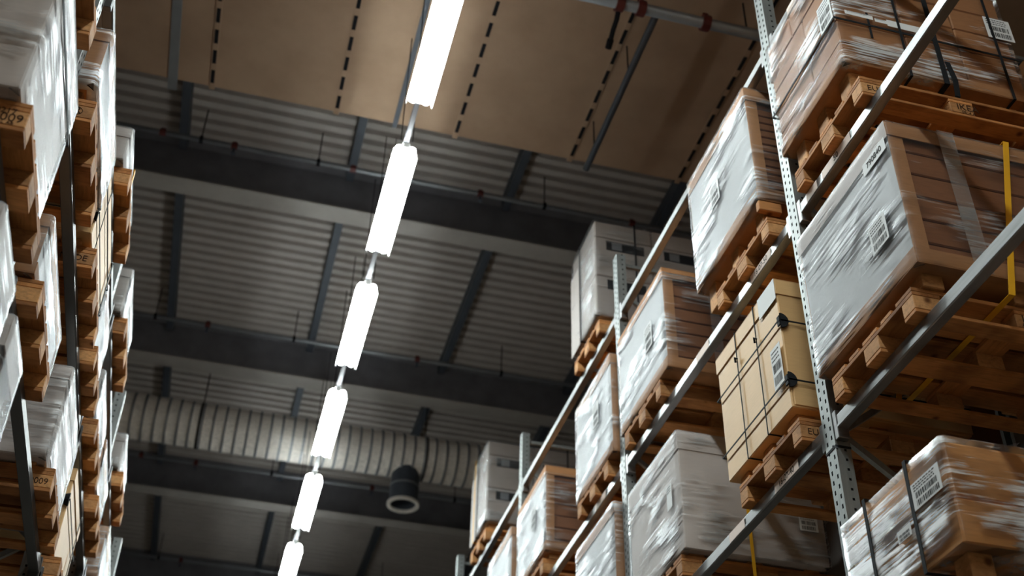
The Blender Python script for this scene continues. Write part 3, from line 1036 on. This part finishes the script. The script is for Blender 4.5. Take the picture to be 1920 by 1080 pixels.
# a black strap tail hanging round the pallet
L.part(MB().strap([(0.60, -h - 0.013, 0.16), (0.61, -h - 0.022, 0.02), (0.60, -h - 0.018, -0.1), (0.56, -h + 0.06, -0.20)], (1, 0, 0), 0.03, closed=False), 'strap_tail', 'black')
stamp(L.pallet, 'EUR', 'near', 0.05, 0.075)
stamp(L.pallet, 'IKEA', 'near', 0.058, PD / 2 + 0.03, 0.062)
stamp(L.pallet, '0814 A', 'near', 0.025, PD / 2 + 0.03, 0.03)

# A3: big white fronted box with a yellow strap
L = put('wrapped_box', 'large kraft box with white film front, barcode label and yellow strap', FX, 'R3', 3.78, 3.34, 4.245, 3.215, 4.045,
        'pallet under the large white fronted box with yellow strap', depth=1.06)
framed(L, 6, 'kraft', 'kraft_dark', 0.085, front='glare_white')
h = L.w / 2
L.part(L.bx(MB(), -0.0035, -0.001, -h, h, L.H - 0.10, L.H + 0.0, 0.001), 'lid_flap', 'white')
L.film('film_white', 5, 0.003, z0=0.0)
L.label('F', -0.26, 0.305, 0.14, 0.15, grow=0.017)
L.label('F', -0.34, 0.70, 0.2, 0.07, grow=0.012, lines=False, bars=False, text='790840', tsize=0.045)
g = h + 0.016
L.part(MB().strap([(0.405, -g, -0.098), (0.405, g, -0.098), (0.62, g, L.H + 0.014), (0.62, -g, L.H + 0.014)], (1, 0, 0), 0.03), 'yellow_strap', 'yellow')
L.part(MB().strap([(0.30, -h - 0.012, L.H), (0.31, -h - 0.012, 0.0)], (1, 0, 0), 0.085, 0.001, closed=False), 'tape_band', 'tape')
stamp(L.pallet, 'IKEA', 'near', 0.055, PD / 2 + 0.02, 0.065)
stamp(L.pallet, 'A 0412', 'near', 0.03, PD / 2 + 0.0, 0.032)

# B2 near: white film box with stripes
L = put('wrapped_box', 'white film wrapped box on the second level, right beside the first perforated upright', FX, 'R2', 4.87, 4.575, 5.49, 4.642, 5.56,
        'pallet under the white film box beside the first perforated upright', depth=1.0)
framed(L, 15, 'kraft', 'kraft_dark', 0.10, front='glare_white')
L.film('film_white', 8, 0.003, z0=0.0)
L.label('F', 0.05, 0.48, 0.13, 0.16, grow=0.012, mat='paper')
L.part(L.bx(MB(), 0.0, 0.14, -L.w / 2, -L.w / 2 + 0.04, -0.075, -0.005, 0.004), 'batten', 'wood_x')

# B2 far: film wrapped kraft frame
L = put('wrapped_box', 'film wrapped kraft framed carton stack beyond the white film box', FX, 'R2', 6.545, 6.04, 6.965, 4.465, 5.29,
        'pallet under the film wrapped kraft framed stack beyond the gap', depth=1.0)
framed(L, 8, 'kraft', 'kraft_dark', 0.085, front='glare_white')
L.film('film_white', 11, 0.004, z1=0.78)
L.label('F', -0.18, 0.42, 0.14, 0.2, grow=0.013)
L.part(MB().strap([(0.36, -L.w / 2 - 0.012, L.H), (0.37, -L.w / 2 - 0.012, 0.0)], (1, 0, 0), 0.07, 0.001, closed=False), 'tape_band', 'tape')

# C2 near and far, D2
L = put('wrapped_box', 'tall white film box behind the second perforated upright', FX, 'R2', 7.64, 7.15, 8.02, 4.46, 5.31, 'pallet behind the second perforated upright', depth=1.0)
framed(L, 8, 'kraft', 'kraft_dark', 0.085, front='glare_white')
L.film('film_white', 14, 0.004)
L.label('F', -0.1, 0.5, 0.14, 0.2, grow=0.013)
L = put('wrapped_box', 'film wrapped brown framed stack before the third perforated upright', FX, 'R2', 9.33, 8.90, 9.82, 4.50, 5.30, 'pallet under the brown framed stack before the third upright', depth=1.0)
framed(L, 7, 'kraft', 'kraft_dark', 0.085, front='glare_white')
L.film('film_white', 17, 0.004, z1=0.73)
L.label('F', -0.12, 0.45, 0.14, 0.2, grow=0.013)
L = put('wrapped_box', 'film wrapped box just beyond the third perforated upright', FX, 'R2', 10.45, 10.05, 10.95, 4.50, 5.27, 'pallet beyond the third perforated upright', depth=1.0)
framed(L, 7, 'kraft', 'kraft_dark', 0.085, front='glare_white')
L.film('film_white', 19, 0.004)

# R1 grey carton stacks
def grey_stack(label, plabel, y0, y1, py, z1, seed, yellow=False):
    L = put('carton_stack', label, FX, 'R1', py, y0, y1, 5.88, z1, plabel, depth=1.04, group='grey carton stacks on the top level', pw=0.9)
    h = L.w / 2
    top = 0.17
    rows = 2
    hh = (L.H - top) / rows
    for k in range(rows + 1):
        zz0, zz1 = (k * hh, (k + 1) * hh - 0.004) if k < rows else (rows * hh, L.H)
        for c in range(2):
            u0 = 0.005 + c * 0.52
            cb = L.part(L.bx(MB(), u0, u0 + 0.512, -h + 0.004, h - 0.004, zz0, zz1, 0.008), 'carton', 'palegrey')
            if k < rows:
                g = L.bx(MB(), u0 + 0.10, u0 + 0.44, -h + 0.0015, -h + 0.006, zz1 - 0.13, zz1 - 0.03, 0.001)
                L.part(g, 'handle_slot', 'slot', parent=cb)
                L.part(L.bx(MB(), u0 + 0.15, u0 + 0.24, -h + 0.0005, -h + 0.003, zz1 - 0.12, zz1 - 0.04, 0.001), 'slot_flap', 'pipe', parent=cb)
    L.film('film', seed, 0.006)
    L.vstrap_side(0.36, 0.014, grow=0.012)
    L.vstrap_side(0.90, 0.014, grow=0.012)
    L.vstrap_front(0.07, 0.022, 'black', grow=0.012)
    L.part(L.bx(MB(), -0.012, -0.006, 0.1, h + 0.01, -0.02, L.H * 0.8, 0.002), 'side_sheet', 'grey')
    if yellow:
        L.vstrap_front(0.19, 0.02, 'yellow', grow=0.016, name='yellow_strap')
    return L
grey_stack('pale grey strapped carton stack on the top level above the second upright', 'pallet on the top level above the second perforated upright', 7.43, 8.06, 7.70, 6.89, 21)
grey_stack('pale grey carton stack on the top level above the third upright', 'pallet on the top level above the third perforated upright', 11.17, 11.82, 11.48, 6.85, 23, True)

# B3 tan carton with thin black strings
L = put('strapped_carton', 'tan carton tied with thin black strings and black corner pads', FX, 'R3', 4.84, 4.53, 5.335, 3.235, 4.035,
        'fresh pale pallet under the tan carton tied with strings', depth=1.0)
carton(L, 'tan', 'tan', 0.10)
h = L.w / 2
for v in (-0.13, 0.12):
    L.vstrap_front(v, 0.008, 'black', grow=0.005)
for z in (0.52, 0.155):
    L.hstrap(z, 0.009, grow=0.007)
    for (pu, ax) in ((0.0, 0),):
        c = MB()
        n = 14
        vs0 = [c.bm.verts.new((0.045 * math.cos(math.pi * k / (n - 1) - math.pi / 2), -h - 0.010, z + 0.045 * math.sin(math.pi * k / (n - 1) - math.pi / 2))) for k in range(n)]
        vs1 = [c.bm.verts.new((v.co.x, -h - 0.001, v.co.z)) for v in vs0]
        c.bm.faces.new(vs0)
        for k in range(n - 1):
            c.bm.faces.new((vs0[k], vs0[k + 1], vs1[k + 1], vs1[k]))
        c.bm.faces.new(list(reversed(vs1)))
        c.box(-0.008, 0.0, -h - 0.008, -h + 0.02, z - 0.03, z + 0.03, 0.002)
        L.part(c, 'corner_pad', 'black')
L.label('F', -0.325, 0.285, 0.11, 0.24, grow=0.008)
lp = L.part(L.bx(MB(), -0.0035, -0.001, -h + 0.004, -h + 0.21, L.H - 0.13, L.H + 0.001, 0.0005), 'lid_paper', 'paper')
L.part(L.bx(MB(), 0.02, L.D, -h + 0.0, -h + 0.012, 0.012, 0.12, 0.004), 'side_flap', 'tan')
for v in (-0.13, 0.12):   # knots
    L.part(MB().tube([(-0.008, v - 0.012, 0.60 + v * 0.15), (-0.016, v, 0.615 + v * 0.15), (-0.008, v + 0.012, 0.59 + v * 0.15)], 0.006, 6), 'knot', 'black')
stamp(L.pallet, 'EUR', 'near', 0.05, 0.08)

# B3 white wrapped carton
L = put('wrapped_carton', 'white lidded carton in creased film with a small barcode, before the second upright', FX, 'R3', 6.40, 5.985, 6.885, 3.16, 3.95,
        'pallet under the white lidded carton before the second upright', depth=0.93)
carton(L, 'white', 'white', 0.13)
L.film('film_soft', 27, 0.003)
L.label('N', 0.81, 0.27, 0.12, 0.11, grow=0.012)
L.label('F', -0.3, 0.40, 0.08, 0.16, grow=0.012, lines=True, bars=False)
L.vstrap_side(0.42, 0.02, 'yellow', grow=0.012, name='yellow_strap', z0=-0.152)

# C3
L = put('wrapped_box', 'white film box with a brown striped side, lowest behind the second upright', FX, 'R3', 7.62, 7.18, 8.06, 3.18, 4.07, 'pallet under the box with the brown striped side', depth=1.0)
framed(L, 14, 'kraft', 'kraft_dark', 0.085, front='glare_white')
L.film('film_white', 29, 0.003)
L = put('wrapped_box', 'film wrapped box low on the third level beyond the striped one', FX, 'R3', 8.75, 8.35, 9.2, 3.18, 4.02, 'pallet low on the third level beyond the striped box', depth=1.0)
framed(L, 7, 'kraft', 'kraft_dark', 0.085, front='glare_white')
L.film('film_white', 31, 0.003)

# A4: two kraft cartons under heavy film
L = put('wrapped_carton', 'kraft cartons under shiny creased film with two black bands, bottom right of the photo', FX, 'R4', 3.86, 3.45, 4.25, 2.0, 2.44,
        'pallet under the shiny film wrapped kraft cartons, bottom right', depth=1.06)
h = L.w / 2
L.part(L.bx(MB(), 0.004, L.D - 0.004, -h + 0.004, h - 0.004, 0, 0.185, 0.008), 'carton', 'kraft_light')
L.part(L.bx(MB(), 0.008, L.D - 0.006, -h + 0.012, h - 0.02, 0.19, 0.435, 0.014), 'carton', 'kraft_light')
L.film('film_torn', 33, 0.007, tuck=0.25, grow=0.007)
for v in (-0.16, 0.175):
    L.vstrap_front(v, 0.022, 'black', grow=0.02)
L.label('F', -0.275, 0.285, 0.2, 0.11, grow=0.020)
L.label('F', -0.075, 0.185, 0.1, 0.05, grow=0.020, lines=False)
# bunched film on top
b = MB()
for k in range(9):
    a = rnd(-0.3, 0.3)
    pts = [(0.25 + 0.05 * k + rnd(-.03, .03), -h + 0.05 + 0.07 * j, L.H + 0.012 + 0.035 * math.sin(j * 1.3 + k) ** 2 + 0.03 * math.exp(-((0.05 * k - 0.2) / 0.12) ** 2)) for j in range(6)]
    b.strap(pts, (1, 0, 0.4), 0.07, 0.001, closed=False)
L.part(b, 'film_bunch', 'film_heavy', True)
stamp(L.pallet, 'EUR', 'near', 0.05, 0.08)

# ------------------------------------------------------------------ back row loads, seen under and past the front ones
k = 0
for lv, yc, w, hgt, mat, lab in (
    ('R3', 2.35, 0.86, 0.75, 'kraft', 'plain kraft carton in the back row, nearest on its level'),
    ('R3', 3.55, 0.86, 0.8, 'kraft', 'plain kraft carton in the back row behind the yellow strapped box'),
    ('R3', 4.95, 0.84, 0.78, 'kraft_dark', 'dark kraft carton in the back row behind the tan carton'),
    ('R3', 6.3, 0.84, 0.75, 'grey', 'grey carton in the back row behind the white lidded carton'),
    ('R2', 2.5, 0.86, 0.8, 'kraft', 'plain kraft carton in the back row on the second level, nearest'),
    ('R2', 3.75, 0.86, 0.8, 'kraft', 'plain kraft carton in the back row behind the strapped stack'),
    ('R2', 5.2, 0.86, 0.8, 'kraft_dark', 'dark kraft carton in the back row behind the white film box'),
    ('R4', 3.6, 0.86, 0.75, 'grey', 'grey carton in the back row behind the shiny wrapped cartons'),
    ('R4', 5.2, 0.86, 0.75, 'grey', 'grey carton in the back row on the lowest level'),
):
    z0 = LEVELS[lv] + PH + 0.012
    L = put('strapped_carton', lab, BX - 0.02, lv, yc, yc - w / 2, yc + w / 2, z0, z0 + hgt, 'pallet under the ' + lab, depth=1.04, gap=False, group='cartons in the back row')
    L.t.location.z -= 0.012
    carton(L, mat, mat, 0.09)
    if k in (0, 1, 2):
        L.vstrap_side(0.3, 0.025, 'yellow', grow=0.008, name='yellow_strap', z0=0.018)
        L.vstrap_side(0.75, 0.025, 'yellow', grow=0.008, name='yellow_strap', z0=0.018)
    k += 1

# ------------------------------------------------------------------ left rack loads
GLL = 'palletised loads on the left rack'
LFX = -0.885
def lput(name, label, X, lev, py, y0, y1, z0, z1, plabel, depth=1.0, gap=True, yaw=0.0):
    return put(name, label, X, lev, py, y0, y1, z0, z1, plabel, -1, depth, LFX, gap, GLL, yaw)

# LB level
L = lput('wrapped_carton', 'white film wrapped carton at the upper left edge, on the pallet stamped 10009', -0.92, 'LB', 3.51, 3.09, 3.875, 2.96, 3.65, 'pallet stamped 0217 and 10009 at the upper left edge')
carton(L, 'white', 'white', 0.09); L.film('film_white', 41, 0.004); L.hstrap(0.50, 0.02, grow=0.014)
stamp(L.pallet, '0217', 'near', 0.035, 0.075, 0.08)
stamp(L.pallet, '10009', 'near', 0.05, 0.075, 0.052)
stamp(L.pallet, 'EPAL AB', 'near', 0.02, 0.075, 0.028)
L = lput('wrapped_box', 'low film wrapped box between the two dark left beams', -0.925, 'LB', 4.50, 4.12, 5.03, 2.965, 3.27, 'pallet under the low film wrapped box between the dark beams')
framed(L, 4, 'kraft', 'kraft', 0.06, front='glare_white'); L.film('film_white', 43, 0.004)
L = lput('wrapped_carton', 'grey sided carton in ragged shiny film on the pallet stamped 60009', -0.93, 'LB', 6.06, 5.62, 6.5, 2.965, 3.5, 'pallet stamped 60009 low on the left')
carton(L, 'white', 'white', 0.08); L.film('film_white', 45, 0.005)
stamp(L.pallet, '60009', 'near', 0.045, 0.075, 0.052)
L = lput('strapped_carton', 'tan carton with a black corner pad, low on the left rack', -0.925, 'LB', 7.1, 6.72, 7.55, 2.965, 3.50, 'pallet under the low tan carton on the left')
carton(L, 'tan', 'tan', 0.08); L.hstrap(0.33, 0.012, grow=0.006); L.vstrap_front(0.25, 0.02, grow=0.006)
L.part(MB().tube([(0.0, -L.w / 2 - 0.004, 0.33), (-0.03, -L.w / 2 - 0.006, 0.33)], [0.04, 0.03], 14), 'corner_pad', 'black')
L = lput('wrapped_box', 'small film box lowest on the left, beyond the perforated post', -0.925, 'LB', 9.1, 8.75, 9.5, 2.965, 3.5, 'pallet lowest on the left beyond the perforated post')
framed(L, 5, 'kraft', 'kraft_dark', 0.07, front='glare_white'); L.film('film_white', 47, 0.004)

# LA level
L = lput('strapped_carton', 'dark kraft carton cut off by the top left of the photo', -0.93, 'LA', 3.25, 2.86, 3.62, 3.93, 4.36, 'pallet cut off by the top edge, beside the left upright')
carton(L, 'kraft_dark', 'kraft_dark', 0.09)
L = lput('wrapped_box', 'film wrapped kraft box at the upper left, beside the perforated upright', -0.905, 'LA', 4.38, 4.01, 4.87, 3.945, 4.30, 'pallet stamped in an oval under the upper left kraft box', yaw=-0.012)
framed(L, 4, 'kraft', 'kraft', 0.07, front='glare_white'); L.film('film_heavy', 51, 0.006)
stamp(L.pallet, 'EUR', 'near', 0.055, 0.10, 0.055)
ov = MB(); ov.tube([(0.10 + 0.055 * math.cos(a * math.pi / 12), PW / 2 + 0.001, 0.055 + 0.03 * math.sin(a * math.pi / 12)) for a in range(24)], 0.0015, 4, closed=True)
ov.build('stamp', MT['brownink'], L.pallet)
L = lput('strapped_carton', 'tan carton with black corner pads on the left rack', -0.915, 'LA', 5.42, 4.97, 5.86, 3.88, 4.30, 'pallet stamped MADE under the left tan carton', gap=True)
carton(L, 'tan', 'tan', 0.07)
h = L.w / 2
for z in (0.31, 0.13):
    L.hstrap(z, 0.010, grow=0.006)
L.vstrap_front(-0.30, 0.007, grow=0.004); L.vstrap_front(0.36, 0.03, grow=0.006)
for z in (0.31, 0.13):
    c = MB().tube([(0.0, -h - 0.003, z), (-0.045, -h - 0.009, z)], [0.045, 0.03], 16)
    L.part(c, 'corner_pad', 'black')
stamp(L.pallet, 'MADE', 'near', 0.05, 0.10, 0.055)
L = lput('wrapped_box', 'narrow film wrapped box between the tan carton and a left upright', -0.925, 'LA', 6.22, 5.93, 6.52, 3.87, 4.28, 'narrow pallet between the tan carton and a left upright', gap=False)
L.pallet.scale = (1, 0.78, 1)
framed(L, 4, 'kraft', 'kraft', 0.07, front='glare_white'); L.film('film_heavy', 55, 0.004)
L = lput('wrapped_box', 'grey film wrapped box under the left roof edge beyond the tan carton', -0.925, 'LA', 7.1, 6.72, 7.52, 3.9, 4.2, 'pallet beyond the left tan carton')
carton(L, 'grey', 'grey', 0.07); L.film('film', 57, 0.004)
L = lput('wrapped_box', 'kraft box low on the left beyond several pallets', -0.925, 'LA', 8.1, 7.68, 8.5, 3.9, 4.25, 'second pallet beyond the left tan carton')
framed(L, 4, 'kraft', 'kraft_dark', 0.07); L.film('film', 59, 0.004)
L = lput('wrapped_box', 'film wrapped box with bright edge, bottom left beyond the third upright', -0.925, 'LA', 9.6, 9.2, 10.1, 3.9, 4.33, 'pallet beyond the third left upright')
framed(L, 5, 'kraft', 'kraft', 0.07, front='glare_white'); L.film('film_white', 61, 0.005)

# LC level
L = lput('strapped_carton', 'dark carton on the top left level, cut off by the top edge', -0.94, 'LC', 3.53, 3.14, 3.88, 4.70, 5.1, 'dark pallet corner at the top edge left of the ceiling', gap=False)
L.t.location.z = L_LEV['LC'] + PH + 0.002
carton(L, 'kraft_dark', 'kraft_dark', 0.08)
for (y0, y1, z1, lab, pl, ye) in ((5.3, 6.15, 4.93, 'grey carton with a yellow strap, highest on the left rack', 'pallet under the grey carton with the yellow strap', True),
                                  (6.78, 7.6, 5.05, 'grey carton on the top left level, next beyond the yellow strapped one', 'pallet under the grey carton next beyond the yellow strapped one', False),
                                  (8.9, 9.7, 5.0, 'farthest grey carton on the top left level', 'farthest pallet on the top left level', False)):
    L = lput('strapped_carton', lab, -0.93, 'LC', (y0 + y1) / 2, y0, y1, L_LEV['LC'] + PH + 0.008, z1, pl, gap=False)
    carton(L, 'grey', 'grey', 0.07)
    L.film('film', int(y0 * 10), 0.004)
    if ye:
        L.vstrap_front(-0.05, 0.03, 'yellow', grow=0.012, name='yellow_strap', z0=0.018)

# LD level
L = lput('wrapped_carton', 'white film wrapped carton with overhanging lid at the left edge', -0.92, 'LD', 3.50, 3.38, 3.885, 2.0, 2.70, 'pallet under the lidded carton at the left edge')
carton(L, 'white', 'white', 0.14, inset=0.022)
L.film('film_white', 71, 0.004)
L = lput('wrapped_carton', 'white film wrapped carton just beyond the lidded one at the left edge', -0.92, 'LD', 4.40, 4.02, 4.42, 2.0, 2.69, 'pallet just beyond the lidded carton at the left edge')
carton(L, 'white', 'white', 0.14, inset=0.022)
L.film('film_white', 73, 0.004)

# the pattern pallet that the others were copied from is not part of the hall
def drop(o):
    for c in list(o.children):
        drop(c)
    bpy.data.objects.remove(o)
drop(proto)
